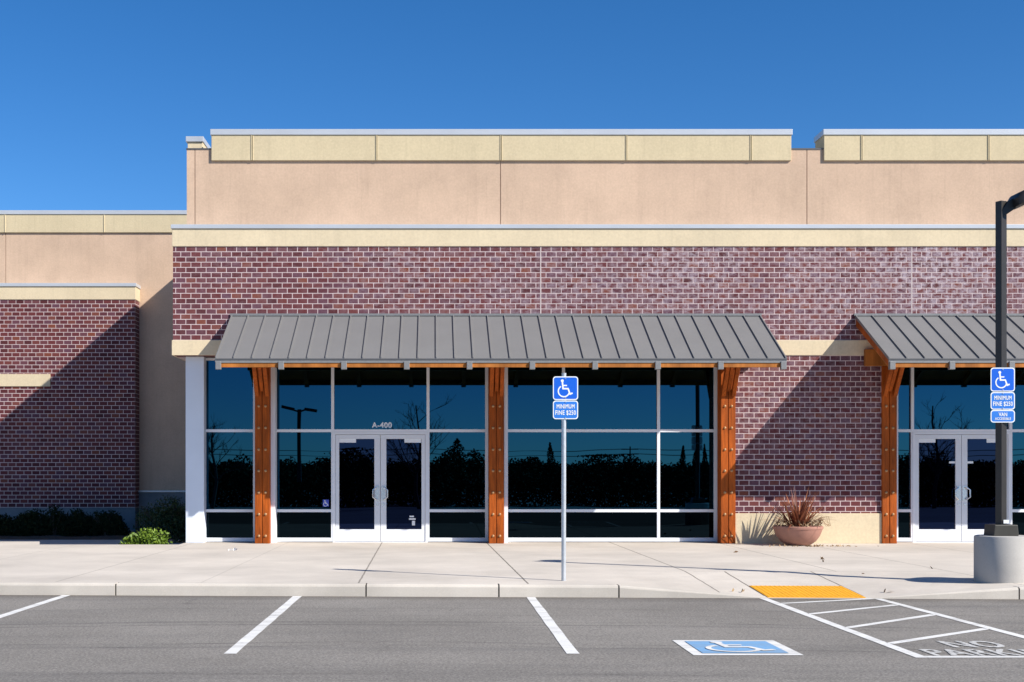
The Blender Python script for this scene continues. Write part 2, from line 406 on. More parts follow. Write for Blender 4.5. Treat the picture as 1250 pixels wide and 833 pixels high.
sd = Vector((1.5, -1.0, 1.29)).normalized()
elev = math.asin(sd.z); az = math.atan2(sd.x, sd.y)
w = bpy.data.worlds.new('World'); scene.world = w; w.use_nodes = True
nt = w.node_tree; bg = nt.nodes['Background']
sky = nt.nodes.new('ShaderNodeTexSky'); sky.sky_type = 'NISHITA'; sky.sun_disc = False
sky.sun_elevation = elev; sky.sun_rotation = az
sky.altitude = 900; sky.air_density = .8; sky.dust_density = .15; sky.ozone_density = 3.5
hs = N(nt, 'ShaderNodeHueSaturation', Hue=.503, Saturation=1.28)
nt.links.new(sky.outputs[0], hs.inputs['Color']); nt.links.new(hs.outputs[0], bg.inputs['Color']); bg.inputs['Strength'].default_value = .102
sl = bpy.data.lights.new('sun', 'SUN'); sl.energy = 5.0; sl.angle = math.radians(.5); sl.color = (1, .95, .87)
so = bpy.data.objects.new('sun', sl); col.objects.link(so); so.location = (30, -20, 30)
so.rotation_euler = sd.to_track_quat('Z', 'Y').to_euler()
scene.view_settings.view_transform = 'Standard'; scene.view_settings.look = 'None'
scene.view_settings.exposure = .56; scene.view_settings.gamma = 1
scene.cycles.max_bounces = 8; scene.cycles.use_denoising = True
scene.cycles.sample_clamp_indirect = 6

# ------------------------------------------------------------------ ground
def S_(o, kind='structure'): o['kind'] = kind; return o
ZA = -.15
YK = lambda x: 15.63 - .045 * x                      # kerb line, very slightly skewed to the shop front
g = MB(); n = [-1500, -60, 60, 1500]
lot = MB().add([(-900, -60, ZA), (900, -60, ZA), (900, 60, ZA), (-900, 60, ZA)], [(0, 1, 2, 3)]).build('parking_lot', M['asphalt']); S_(lot)
gr = MB().add([(-2500, -2500, ZA - .02), (2500, -2500, ZA - .02), (2500, 2500, ZA - .02), (-2500, 2500, ZA - .02)], [(0, 1, 2, 3)]).build('ground', M['grass']); S_(gr)

def flare(x):
    if x <= 2.2 or x >= 7.1: return 0.
    if x < 4.03: return (x - 2.2) / 1.83
    if x > 5.22: return (7.1 - x) / 1.88
    return 1.
RL = 2.3
def zs(x, v): return -.146 * flare(x) * max(0., 1 - v / RL)
KW = .16
xs = [-18, -12, -7.95, -7.6, -4.92, 0, 2.2, 2.8, 3.4, 4.03, 4.6, 5.22, 5.8, 6.4, 7.1, 12, 18]
def yback(x): return 25.75 if x < -7.9 else 24.62 if x < -4.92 else 25.62
vv = [KW, 1.0, 1.6, RL, 4]
sw = MB(); rows = []
for x in xs:
    c = [(x, YK(x) + v, zs(x, v)) for v in vv] + [(x, yback(x), 0.)]
    rows.append(c)
V = [p for c in rows for p in c]; nv = len(vv) + 1
Fc = [(i * nv + j, (i + 1) * nv + j, (i + 1) * nv + j + 1, i * nv + j + 1) for i in range(len(xs) - 1) for j in range(nv - 1)]
sw.add(V, Fc)
# strip in front of the glass, right of the corner column, and the back edge face at the left
sw.add([(-4.92, 24.62, 0), (-4.92, 25.62, 0), (-4.92, 25.62, -.16), (-4.92, 24.62, -.16)], [(0, 1, 2, 3)])
sw.v[xs.index(-4.92) * nv + nv - 1] = (-4.92, 25.62, 0)
for a, b_ in ((-18, -7.95), (-7.95, -7.6), (-7.6, -4.92)):
    ya = 25.75 if a < -7.7 else 24.62; yb = 25.75 if b_ <= -7.95 else 24.62
    sw.add([(a, ya, 0), (b_, yb, 0), (b_, yb, -.16), (a, ya, -.16)], [(0, 1, 2, 3)])
i0 = xs.index(-4.92)
sw.f = [q for q in sw.f if q != ((i0 - 1) * nv + nv - 2, i0 * nv + nv - 2, i0 * nv + nv - 1, (i0 - 1) * nv + nv - 1)]
p4 = rows[i0 - 1]; q4 = rows[i0]
sw.add([p4[-2], q4[-2], (-4.92, 24.62, 0), (-7.6, 24.62, 0)], [(0, 1, 2, 3)])
sidewalk = S_(sw.build('sidewalk', M['sidewalk']))

kb = MB(); ks = []
kj = [X(141, 15.8), X(447, 15.7), X(609, 15.6), X(756, 15.5), X(1245, 15.3)]
kx = sorted(set([-18, -12, -8, 0, 2.2, 2.8, 3.4, 4.03, 5.22, 5.8, 6.4, 7.1, 12, 18]))
def kerb_run(a, b_):
    pts = [a] + [x for x in kx if a < x < b_] + [b_]; rows = []
    for x in pts:
        y = YK(x); zt = zs(x, KW) if flare(x) < .999 else zs(x, KW); zf = -.148 * flare(x)
        rr = .03 * (1 - flare(x)) + .002
        prof = [(y, ZA - .02), (y, min(zf - rr, -.02) if flare(x) < .98 else ZA + .001), (y + rr * .3, zf - rr * .3), (y + rr, zf), (y + KW, zt), (y + KW, ZA - .02)]
        rows.append([(x, p, q) for p, q in prof])
    k = len(rows[0]); Vv = [p for r in rows for p in r]
    Ff = [(i * k + j, (i + 1) * k + j, (i + 1) * k + j + 1, i * k + j + 1) for i in range(len(rows) - 1) for j in range(k - 1)]
    Ff += [tuple(range(k)), tuple(range((len(rows) - 1) * k + k - 1, (len(rows) - 1) * k - 1, -1))]
    kb.add(Vv, Ff)
ed = [-18] + kj + [18]
for a, b_ in zip(ed[:-1], ed[1:]): kerb_run(a + .009, b_ - .009)
kerb = S_(kb.build('kerb', M['kerb']))
MBj = MB()
for x in kj: MBj.box(x - .009, x + .009, YK(x) + .012, YK(x) + KW - .002, ZA - .02, -.012 - .146 * flare(x))
MBj.build('joint_filler', M['dark'], kerb)

# lower walk and planting strip beside the main block
S_(MB().add([(-18, 24.62, ZA + .004), (-4.9, 24.62, ZA + .004), (-4.9, 29.3, ZA + .004), (-18, 29.3, ZA + .004)], [(0, 1, 2, 3)]).build('path', M['kerb']))
bed = MB(); bx = 26; by = 8
bv = [(-18 + 13.1 * i / bx, 29.3 + 2.6 * j / by, ZA + (.06 + .05 * noise.noise(Vector((i * .7, j * .9, 0))) if j else .005)) for i in range(bx + 1) for j in range(by + 1)]
bed.add(bv, [(i * (by + 1) + j, (i + 1) * (by + 1) + j, (i + 1) * (by + 1) + j + 1, i * (by + 1) + j + 1) for i in range(bx) for j in range(by)])
S_(bed.build('planting_bed', M['soil']))

# painted markings: parts of the parking lot
zl = ZA + .004
def wavy_line(a, b_, wd, mat, name):
    a, b_ = Vector(a), Vector(b_); d = (b_ - a); L = d.length; d.normalize(); nn = Vector((-d.y, d.x)); k = max(2, int(L / .3)); v = []
    for i in range(k + 1):
        p = a + d * (L * i / k); e = .003
        v += [(*(p + nn * (wd / 2 + R.uniform(-e, e))), zl), (*(p - nn * (wd / 2 + R.uniform(-e, e))), zl)]
    return MB().add(v, [(2 * i, 2 * i + 1, 2 * i + 3, 2 * i + 2) for i in range(k)]).build(name, mat, lot)
for x, y0 in ((-4.56, 10.63), (-1.69, 10.63), (1.165, 10.63)): wavy_line((x + .012, YK(x) - .03), (x - .01, y0), .105, M['paint'], 'stall_line')
YH = 10.40
wavy_line((3.97, 15.40), (3.97, YH), .10, M['paint'], 'aisle_edge_line')
wavy_line((5.33, 15.36), (5.44, YH + .1), .10, M['paint'], 'aisle_edge_line')
wavy_line((4.02, YH + .05), (5.50, YH + .05), .10, M['paint'], 'aisle_edge_line')
for a, b_ in ((14.79, 15.36), (13.67, 14.62), (12.44, 13.6), (11.28, 12.36)):
    wavy_line((4.022, a), (5.275 + (15.3 - b_) * .022, b_), .09, M['paint'], 'hatch_stripe')
t = MB().add(*on_floor(flat(lettering('NO', .47, .42, .010)), 4.73, 11.22, zl)); t.build('lettering', M['paintworn'], lot)
t = MB().add(*on_floor(flat(lettering('PARKING', 1.26, .38, .009)), 4.76, 10.70, zl)); t.build('lettering', M['paintworn'], lot)
sq = MB().add([(2.14, 10.54, zl), (3.05, 10.54, zl), (3.05, 11.5, zl), (2.14, 11.5, zl)], [(0, 1, 2, 3)]).build('accessible_marking', M['paint'], lot)
MB().add([(2.235, 10.635, zl + .004), (2.955, 10.635, zl + .004), (2.955, 11.405, zl + .004), (2.235, 11.405, zl + .004)], [(0, 1, 2, 3)]).build('blue_field', M['paintblue'], sq)
MB().add(*on_floor(([(p[0], p[1], max(p[2], 0)) for p in isa(.70)[0]], isa(.70)[1]), 2.6, 11.02, zl + .008)).build('wheelchair_symbol', M['paint'], sq)

# yellow tactile panel on the ramp
tp = MB(); x0, x1 = 4.03, 5.22; NX, NY = 20, 15
def zt(x, v): return zs(x, v)
def tpz(v): return -.146 * (1 - v / RL) + .006
v0, v1 = .03, .95
tp.add([(x0 + .012, YK(x0) + v0, tpz(v0)), (x1 - .012, YK(x1) + v0, tpz(v0)), (x1 - .012, YK(x1) + v1, tpz(v1)), (x0 + .012, YK(x0) + v1, tpz(v1)),
        (x0 + .012, YK(x0) + v0, tpz(v0) - .012), (x1 - .012, YK(x1) + v0, tpz(v0) - .012), (x1 - .012, YK(x1) + v1, tpz(v1) - .012), (x0 + .012, YK(x0) + v1, tpz(v1) - .012)],
       [(0, 1, 2, 3), (4, 5, 1, 0), (5, 6, 2, 1), (6, 7, 3, 2), (7, 4, 0, 3)])
for i in range(NX):
    for j in range(NY):
        x = x0 + .04 + (x1 - x0 - .08) * i / (NX - 1); v = v0 + .035 + (v1 - v0 - .07) * j / (NY - 1); y = YK(x) + v; z = tpz(v)
        a = [(x + .017 * math.cos(k * math.pi / 4), y + .017 * math.sin(k * math.pi / 4), z - .001) for k in range(8)] + [(x + .009 * math.cos(k * math.pi / 4), y + .009 * math.sin(k * math.pi / 4), z + .006) for k in range(8)]
        tp.add(a, [(k, (k + 1) % 8, 8 + (k + 1) % 8, 8 + k) for k in range(8)] + [tuple(range(8, 16))])
tag(tp.build('tactile_panel', M['yellow']), 'yellow tactile warning panel with small domes at the foot of the kerb ramp', 'tactile panel')

# ------------------------------------------------------------------ main building
YB = 25.0
bld = empty('store_building', (3, YB, 0), 'brick and tan stucco store front with grey metal canopies and tall dark glass', 'building')
XL, XR, YE = -5.11, 15.0, 42.0
XS = X(228, 25.3)
POST = [X(320, 24.94), X(606, 24.94), X(889, 24.94), X(1086, 24.94)]
PW = .287
bw = MB()
bw.box(XL, XR, YB, 25.42, 3.685, 5.81)
bw.box(XL, -4.6, 25.42, YE, 3.68, 5.81)
bw.box(POST[2] + .02, POST[3] - .02, YB, 25.9, .02, 3.684)
brickw = bw.build('brick_wall', M['brick'], bld)
for px in (660, 1113): B(X(px, YB) - .009, X(px, YB) + .009, YB - .003, YB + .01, 3.98, 5.81).build('control_joint', M['mortar'], brickw)
B(XL - .015, XR, YB - .02, 25.3, 5.81, 6.155).box(XL - .015, -4.7, 25.3, YE, 5.81, 6.155).build('cream_band', M['cream'], bld, .006)
B(XL - .035, XR, YB - .045, 25.32, 6.155, 6.235).box(XL - .035, -4.7, 25.32, YE, 6.155, 6.235).build('ledge_coping', M['coping'], bld, .006)
B(XL - .02, XR, YB - .022, YB + .01, 3.68, 3.975).box(XL - .02, XL + .01, YB + .01, 27, 3.68, 3.975).build('lower_cream_band', M['cream'], bld, .005)
B(POST[2] + .03, POST[3] - .03, YB - .025, YB + .05, .0, .59).build('cream_base', M['cream'], bld, .005)
# tan upper wall in panels with real joints
YS = 25.3; ZT = Z(183, YS)
st = MB(); jx = [XS, X(238, YS), X(611, YS), X(985, YS), XR]
for a, b_ in zip(jx[:-1], jx[1:]): st.box(a + (.008 if a > XS else 0), b_ - (.008 if b_ < XR else 0), YS, YS + .35, 6.2, ZT)
st.box(XS + .02, XR, YS + .02, YS + .3, 6.2, ZT - .004)
st.box(XS, XS + .35, YS + .35, YE, 6.2, ZT)
st.build('tan_wall', M['tan'], bld)
B(XS - .01, XR, YS - .01, YS + .37, ZT, ZT + .03).build('wall_cap', M['drip'], bld)
B(XS + .01, XR - .1, 25.62, YE, .05, 6.15).build('side_wall', M['tan'], bld)
B(XS, XR, YE - .3, YE, 0, 6.3).build('rear_wall', M['tan'], bld)
B(XS + .3, XR, YS + .36, YE - .3, 6.24, 6.4).build('flat_roof', M['grey'], bld)
def cornice(xa, xb, joints, side=False):
    y0 = 25.255
    zb, zc, ztop = Z(196, y0), Z(165, y0), Z(158, y0)
    c = MB(); c.box(xa, xb, y0, 25.85, zb, zc)
    for j in joints:
        c.box(j - .022, j - .007, y0 - .014, y0 + .01, zb, zc - .002); c.box(j + .007, j + .02, y0 - .010, y0 + .01, zb, zc - .002)
    o = c.build('cornice', M['creamdull'], bld, .008)
    B(xa - .02, xb + .02, y0 - .02, 25.88, zc, ztop).build('coping', M['coping'], o, .006)
    for j in joints: B(j - .007, j + .007, y0 - .003, y0 + .004, zb + .002, zc - .002).build('panel_joint', M['jointbrown'], o)
    return o
cy_ = 25.255
cornice(X(258, cy_), X(966, cy_), [X(p, cy_) for p in (308, 460, 612, 765, 917)])
cornice(X(1006, cy_), XR, [X(p, cy_) for p in (1052, 1207)])
# cornice along the side wall, seen end-on
y0 = 25.78
o = B(X(229, y0), X(247.5, y0), y0, 27.4, ZT + .031, Z(173.5, y0)).build('cornice', M['cream'], bld, .006)
B(X(227, y0), X(248.5, y0), y0 - .03, 27.45, Z(173.5, y0), Z(167, y0)).build('coping', M['coping'], o, .006)
# corner column
B(X(226.5, 25.22), X(249, 25.22), 25.22, 25.62, 0, 3.68).build('column', M['white'], bld, .01)

# glazing
YF = 25.42
ZTR, ZLO, ZTOP = 2.22, .628, 3.67
def ring(mb, x0, x1, z0, z1, wl, wr, wb, wt, ya=YF, yb=YF + .12):
    mb.box(x0, x1, ya, yb, z0, z0 + wb); mb.box(x0, x1, ya, yb, z1 - wt, z1)
    mb.box(x0, x0 + wl, ya, yb, z0 + wb, z1 - wt); mb.box(x1 - wr, x1, ya, yb, z0 + wb, z1 - wt)
def window(p0, p1, zb=.015, bars=(ZTR, ZLO), wl=.028, wr=.028, wb=.075):
    x0, x1 = X(p0, YF) + .0006, X(p1, YF) - .0006
    low = ZLO if ZLO in bars else zb + .01
    pane = B(x0 + .01, x1 - .01, YF + .06, YF + .075, low, ZTOP - .01).build('window', M['glass'], bld)
    if ZLO in bars: B(x0 + .01, x1 - .01, YF + .06, YF + .075, zb + .01, ZLO - .001).build('lower_pane', M['dimglass'], pane)
    f = MB(); ring(f, x0, x1, zb, ZTOP, wl, wr, wb, .05)
    for z in bars: f.box(x0 + wl, x1 - wr, YF + .001, YF + .11, z - .028, z + .028)
    f.build('frame', M['alu'], pane)
    return pane
window(249, 312, wr=.05)
w2 = window(330.5, 406, wl=.08)
tr = window(406, 522.5, zb=2.192, bars=(), wb=.055)
window(522.5, 596, wr=.06)
window(615, 688, wl=.06); window(688, 804); window(804, 878, wr=.10)
window(1094, 1114, wl=.04); window(1114, 1234, zb=2.192, bars=(), wb=.055); window(1234, 1330); window(1330, 1440)
for a, b_ in ((312, 330.5), (596, 615), (878, 889)): B(X(a, YF) + .001, X(b_, YF) - .001, YF + .02, YF + .12, .015, ZTOP).build('mullion_cover', M['alu'], bld)
for p0, p1 in ((330.5, 336), (615.5, 620)): B(X(p0, 25.14), X(p1, 25.14), 25.14, YF - .001, .0, 3.46).build('jamb', M['alu'], bld)
MB().add(*on_wall(lettering('A-400', .39, .108, .005), X(466, YF), YF + .057, Z(519, YF))).build('unit_number', M['vinyl'], tr)
dx, dz = X(397.5, YF), Z(614.5, YF)
dc = B(dx - .06, dx + .06, YF + .056, YF + .059, dz - .07, dz + .07).build('accessibility_decal', M['decal'], w2)
MB().add(*on_wall(isa(.13), dx, YF + .0535, dz)).build('wheelchair_symbol', M['vinyl'], dc) if False else None
vs_, fs_ = on_wall(isa(.13), dx, YF + .0535, dz)
MB().add(vs_, fs_).build('decal_symbol', M['vinyl'], w2)

def doors(p0, p1, notice):
    x0, x1 = X(p0, YF) + .0008, X(p1, YF) - .0008; xm = (x0 + x1) / 2; zt_ = 2.19
    fr = MB(); ring(fr, x0, x1, .0, zt_, .05, .05, .012, .045, YF - .005, YF + .115); fr.build('door_frame', M['alu'], bld)
    for sgn in (-1, 1):
        a, b_ = (x0 + .054, xm - .004) if sgn < 0 else (xm + .004, x1 - .054)
        st_o, st_m, rb, rt = .075, .115, .24, .08
        wl, wr = (st_o, st_m) if sgn < 0 else (st_m, st_o)
        lf = MB(); ring(lf, a, b_, .018, 2.138, wl, wr, rb, rt, YF + .01, YF + .06)
        leaf = lf.build('door', M['alud'], bld, .004)
        B(a + wl - .01, b_ - wr + .01, YF + .033, YF + .042, .018 + rb - .01, 2.138 - rt + .01).build('pane', M['doorglass'], leaf)
        cx = a + wl + .17 if sgn < 0 else b_ - wr - .17
        B(cx - .17, cx + .165, YF + .027, YF + .0325, 2.138 - rt - .075, 2.138 - rt - .002).build('closer_plate', M['vinyl'], leaf)
        hx = (b_ - .055) if sgn < 0 else (a + .055); h0, h1 = .855, 1.09
        e = .085 * sgn
        hp = [(hx, YF + .01, h0), (hx + e * .3, YF - .05, h0), (hx + e, YF - .06, h0 + .045), (hx + e, YF - .06, h1 - .045), (hx + e * .3, YF - .05, h1), (hx, YF + .01, h1)]
        hd = MB().tube(hp, .014, 8); hd.box(hx - .04, hx + .04, YF + .003, YF + .009, h0 - .03, h1 + .03)
        hd.build('handle', M['steel'], leaf, smooth=True)
        B(hx - .018, hx + .018, YF + .001, YF + .009, .73, .775).build('lock', M['steel'], leaf)
        if notice and sgn > 0:
            nt_ = MB(); nx, nz = X(503.5, YF), Z(636, YF)
            nt_.box(nx - .06, nx + .03, YF + .028, YF + .0325, nz + .07, nz + .10); nt_.box(nx - .07, nx + .06, YF + .028, YF + .0325, nz + .02, nz + .05)
            nt_.box(nx - .01, nx + .05, YF + .028, YF + .0325, nz - .09, nz); nt_.build('notice', M['vinyl'], leaf)
        if not notice:
            nx = b_ - wr - .06 if sgn < 0 else a + wl + .06
            B(nx - .06, nx + .06, YF + .028, YF + .0325, 1.57, 1.61).build('notice', M['vinyl'], leaf)
doors(406, 522.5, True); doors(1114, 1234, False)

# timber posts
def post_mesh(xc):
    p = MB(); p.box(xc - PW / 2, xc - .006, 24.94, 25.26, 0, 3.465); p.box(xc + .006, xc + PW / 2, 24.94, 25.26, 0, 3.465)
    p.box(xc - .02, xc + .02, 24.965, 25.24, .005, 3.45); return p
bolt_z = [Z(y, 24.94) for y in (496, 522.5, 549, 575, 601.5, 628, 654.5)]
def nut(x, z):
    m = MB(); pr = [(.027, 0), (.027, .006), (.020, .012), (.016, .024), (.006, .028)]
    c = []; n = 10; v = []; f = []
    for r, d in pr: v += [(x + r * math.cos(2 * math.pi * k / n), 24.94 - d, z + r * math.sin(2 * math.pi * k / n)) for k in range(n)]
    for i in range(len(pr) - 1):
        for k in range(n): f.append((i * n + k, i * n + (k + 1) % n, (i + 1) * n + (k + 1) % n, (i + 1) * n + k))
    f.append(tuple(range((len(pr) - 1) * n, len(pr) * n))); return m.add(v, f)
ZE = 3.445; DE = 1.87; YEV = YB - DE; ZR = 4.449
def zroof(y): return ZR - (YB - y) * (ZR - ZE) / DE
bproto = None
for xc in POST:
    po = post_mesh(xc).build('timber_post', M['wood'], bld, .008)
    for z in bolt_z:
        for s in (-.066, .066):
            if bproto is None:
                bproto = nut(xc + s, z).build('bolt', M['bolt'], po, smooth=True); bx0, bz0 = xc + s, z
            else: copy_child(bproto, po, xc + s - bx0, z - bz0)
    # knee brace: two outer boards and a longer middle one, leaning out to the eave
    for s, zl_, zo in ((-.10, 2.90, 0), (.10, 2.90, 0), (0, 3.0, .03)):
        MB().beam((xc + s, 24.95, zl_), (xc + s, 24.42, 3.62 + zo), .075, .11).build('knee_brace', M['wood'], po, .006)

# canopies
def canopy(xa, xb):
    sl = (ZR - ZE) / DE; cs = math.cos(math.atan(sl)); th = .035
    r = MB(); r.prism([(YB - .002, ZR), (YEV, ZE), (YEV, ZE - th), (YB - .002, ZR - th)], 'x', xa, xb)
    nseam = max(1, round((xb - xa) / .334)); stp = (xb - xa) / nseam
    nrm = Vector((0, -sl, 1)).normalized()
    for i in range(nseam + 1):
        x = xa + stp * i; w_ = .010; x = min(max(x, xa + w_), xb - w_)
        a = [(YB - .004, ZR), (YEV + .005, ZE + .005 * sl)]; hh = .030
        r.prism([(a[0][0], a[0][1] - .003), (a[0][0], a[0][1] + hh), (a[1][0], a[1][1] + hh * .98), (a[1][0], a[1][1] - .003)], 'x', x - w_, x + w_)
    ro = r.build('canopy', M['roof'], bld)
    B(xa - .02, xb + .02, YB - .03, YB - .0025, ZR + .002, ZR + .046).build('wall_flashing', M['cap'], ro)
    d = MB(); d.box(xa - .004, xb + .004, YEV - .012, YEV - .001, ZE - .02, ZE + .003)
    d.build('drip_edge', M['drip'], ro)
    B(xa, xb, YEV - .001, YEV + .03, ZE - .075, ZE - .021).build('gutter_fascia', M['cap'], ro)
    B(xa + .09, xb - .09, YEV + .012, YEV + .05, ZE - .155, ZE - .076).build('fascia_board', M['fasciawood'], ro, .004)
    # boarded soffit below the metal
    sof = MB(); sof.prism([(YB - .003, ZR - th - .002), (YEV + .052, zroof(YEV + .052) - th - .002), (YEV + .052, zroof(YEV + .052) - th - .03), (YB - .003, ZR - th - .03)], 'x', xa + .02, xb - .02)
    sof.build('soffit', M['wood'], ro)
    for x in (xa + .022, xb - .052):
        MB().prism([(YB - .004, ZR - th - .031), (YEV + .055, zroof(YEV + .055) - th - .031), (YEV + .055, zroof(YEV + .055) - th - .16), (YB - .004, ZR - th - .16)], 'x', x, x + .03).build('rake_board', M['fasciawood'], ro)
    nr = round((xb - xa - .1) / 1.13)
    for i in range(nr + 1):
        x = xa + .06 + (xb - xa - .12) * i / nr
        o = MB().prism([(YB - .006, ZR - th - .032), (YEV + .06, zroof(YEV + .06) - th - .032), (YEV + .06, zroof(YEV + .06) - th - .13), (YB - .006, ZR - th - .17)], 'x', x - .04, x + .04)
        ra = o.build('rafter', M['wood'], ro)
        B(x - .05, x + .05, YEV - .035, YEV + .06, ZE - .195, ZE - .05).build('rafter_cap', M['cap'], ra, .006)
    B(xa + .17, xb - .17, 24.88, 24.995, 3.467, 3.79).build('header_beam', M['fasciawood'], ro, .008)
    return ro
canopy(-3.965, 6.38)
c2a = X(1043.5, YB); canopy(c2a, c2a + 6.6)

# ------------------------------------------------------------------ left wing
YW = 31.9
wing = empty('wing_building', (-12, YW, 0), 'lower set back wing of brick and tan stucco beyond the corner, half in shadow', 'building')
wxr = X(165, YW); wxl = -22.0
wb = B(wxl, wxr, YW, YW + .5, Z(620, YW), 5.716).build('brick_wall', M['brickw'], wing)
B(wxl, wxr + .015, YW - .02, YW + .5, 5.717, 6.04).build('cream_band', M['cream'], wing, .006)
B(wxl, wxr + .035, YW - .045, YW + .5, 6.041, 6.125).build('ledge_coping', M['coping'], wing, .006)
B(wxl, X(61.5, YW), YW - .025, YW + .01, Z(472, YW), Z(457, YW)).build('cream_block', M['cream'], wing, .006)
B(wxl, wxr, YW + .01, YW + .5, ZA, Z(620, YW) - .001).build('base_course', M['grey'], wing)
YT = 32.35
tw = MB(); jx = [wxl, X(7, YT), XS + .02]
tw.box(wxl, jx[1] - .008, YT, 44, ZA, 7.46); tw.box(jx[1] + .008, XS + .01, YT, 44, .93, 7.46); tw.box(jx[1] - .01, jx[1] + .01, YT + .02, 44, .93, 7.45)
tw.build('tan_wall', M['tan'], wing)
B(wxr + .001, XS + .01, YT - .06, YT - .001, ZA, .905).build('plinth', M['grey'], wing)
B(wxr + .001, XS + .01, YT - .10, YT - .0015, .906, .95).build('plinth_cap', M['coping'], wing)
yc = 32.305
c = MB().box(wxl, XS + .005, yc, YT + .4, Z(284, yc), Z(262, yc))
jj = [X(7, yc), X(128, yc)]
for j in jj: c.box(j - .03, j - .008, yc - .014, yc + .01, Z(284, yc), Z(262, yc) - .002)
o = c.build('cornice', M['creamdull'], wing, .008)
B(wxl, XS + .005, yc - .02, YT + .43, Z(262, yc) + .001, Z(257, yc)).build('coping', M['coping'], o, .006)

# ------------------------------------------------------------------ accessible-parking sign on its own post
def sign_plate(parent, x, y, z0, z1, wd, mat, name):
    def rr(w_, h_, r, n=5):
        pts = []
        for cx_, cz_, a0 in ((w_ - r, h_ - r, 0), (-w_ + r, h_ - r, 90), (-w_ + r, -h_ + r, 180), (w_ - r, -h_ + r, 270)):
            for k in range(n + 1):
                a = math.radians(a0 + 90 * k / n); pts.append((x + cx_ + r * math.cos(a), zc + cz_ + r * math.sin(a)))
        return pts
    zc = (z0 + z1) / 2; h = (z1 - z0) / 2
    pl = MB().prism(rr(wd / 2, h, .035), 'y', y, y - .003).build(name, M['signwhite'], parent)
    MB().prism(rr(wd / 2 - .0125, h - .0125, .026), 'y', y - .003, y - .0042).build('blue_face', mat, pl)
    return pl
def screws(pl, x, y, zs_):
    m = MB()
    for z in zs_:
        v = [(x + .008 * math.cos(k * math.pi / 4), y - .0042 - d, z + .008 * math.sin(k * math.pi / 4)) for d in (0, .005) for k in range(8)]
        m.add(v, [(k, (k + 1) % 8, 8 + (k + 1) % 8, 8 + k) for k in range(8)] + [tuple(range(8, 16))])
    m.build('screw', M['steel'], pl)
ys = 16.2; sx_ = X(688, ys)
sg = empty('parking_sign', (sx_, ys, 0), 'blue accessible parking sign and fine plate on a bare galvanised post', 'parking sign')
MB().tube([(sx_, ys, -.01), (sx_ + .004, ys, 2.62)], .029, 14).tube([(sx_ + .004, ys, 2.62), (sx_ + .004, ys, 2.63)], .031, 14).build('post', M['galv'], sg, smooth=True)
wd = .318; yf = ys - .033; sx2 = X(690, ys)
za, zb_, zc_ = Z(460, ys), Z(489, ys), Z(512, ys)
p1 = sign_plate(sg, sx2, yf, zb_ + .004, za, wd, M['signblue'], 'symbol_plate')
MB().add(*on_wall(isa(.235), sx2 - .005, yf - .0052, (za + zb_) / 2 + .005)).build('wheelchair_symbol', M['signwhite'], p1)
screws(p1, sx2, yf, (za - .028, zb_ + .03))
p2 = sign_plate(sg, sx2, yf, zc_, zb_ - .004, wd, M['signblue2'], 'fine_plate')
zm = (zb_ + zc_) / 2
MB().add(*on_wall(lettering('MINIMUM', .225, .052, .0016), sx2, yf - .0048, zm + .042)).add(*on_wall(lettering('FINE $250', .258, .055, .0016), sx2, yf - .0048, zm - .036)).build('lettering', M['signwhite'], p2)
screws(p2, sx2, yf, (zb_ - .022, zc_ + .018))

# ------------------------------------------------------------------ lamp post at the right
yl = 16.15; lx = X(1222, yl)
lamp = empty('street_lamp', (lx, yl, 0), 'black square lamp post on a round concrete base beside the yellow tactile panel', 'street lamp')
HB = .575
MB().lathe((lx + .02, yl, 0), [(.335, -.02), (.338, .02), (.338, HB - .02), (.330, HB - .005), (.315, HB)], 56).build('concrete_base', M['concrete'], lamp, smooth=True)
pm = MB(); hw = .060; wq = .048; ca, sa = math.cos(math.radians(25)), math.sin(math.radians(25))
pm.prism([(lx + a * ca - b_ * sa, yl + a * sa + b_ * ca) for a, b_ in ((-wq, -wq), (wq, -wq), (wq, wq), (-wq, wq))], 'z', HB, Z(246, yl))
pm.build('pole', M['lampblack'], lamp, .006)
MB().prism([(lx - .16, HB), (lx + .16, HB), (lx + .145, HB + .14), (lx - .145, HB + .14)], 'y', yl - .15, yl + .15).build('base_cover', M['lampcover'], lamp, .01)
B(lx + .0, lx + .07, yl - hw - .012, yl - hw - .009, HB + .155, HB + .2).build('number_plate', M['signwhite'], lamp)
LP = lambda q: [(X(a, yl), Z(b_, yl)) for a, b_ in q]
MB().prism(LP([(1221, 257), (1228, 247), (1234, 243.5), (1243, 240), (1243, 251), (1237, 256), (1228, 262), (1221, 267)]), 'y', yl - .055, yl + .045).build('arm', M['lampblack'], lamp, .008)
hp_ = LP([(1233.8, 245), (1238, 238), (1245, 234.5), (1256, 231), (1268, 228.5), (1279, 228), (1282, 232), (1270, 240.5), (1257, 247.5), (1243, 254), (1236, 254.5)])
n_ = len(hp_); cxh = sum(p[0] for p in hp_) / n_; czh = sum(p[1] for p in hp_) / n_; hv = []; hf = []
ys_ = ((-.19, .72), (-.165, .92), (-.10, 1.), (.10, 1.), (.165, .92), (.19, .72))
for dy, k in ys_: hv += [(cxh + (p[0] - cxh) * k, yl + dy, czh + (p[1] - czh) * k) for p in hp_]
for i in range(len(ys_) - 1):
    for k in range(n_): hf.append((i * n_ + k, i * n_ + (k + 1) % n_, (i + 1) * n_ + (k + 1) % n_, (i + 1) * n_ + k))
hf += [tuple(range(n_ - 1, -1, -1)), tuple(range((len(ys_) - 1) * n_, len(ys_) * n_))]
hd = MB().add(hv, hf).build('lamp_head', M['lampblack'], lamp, smooth=True)
a0, a1 = Vector((X(1246, yl), 0, Z(253.2, yl) - .003)), Vector((X(1268, yl), 0, Z(242.4, yl) - .003))
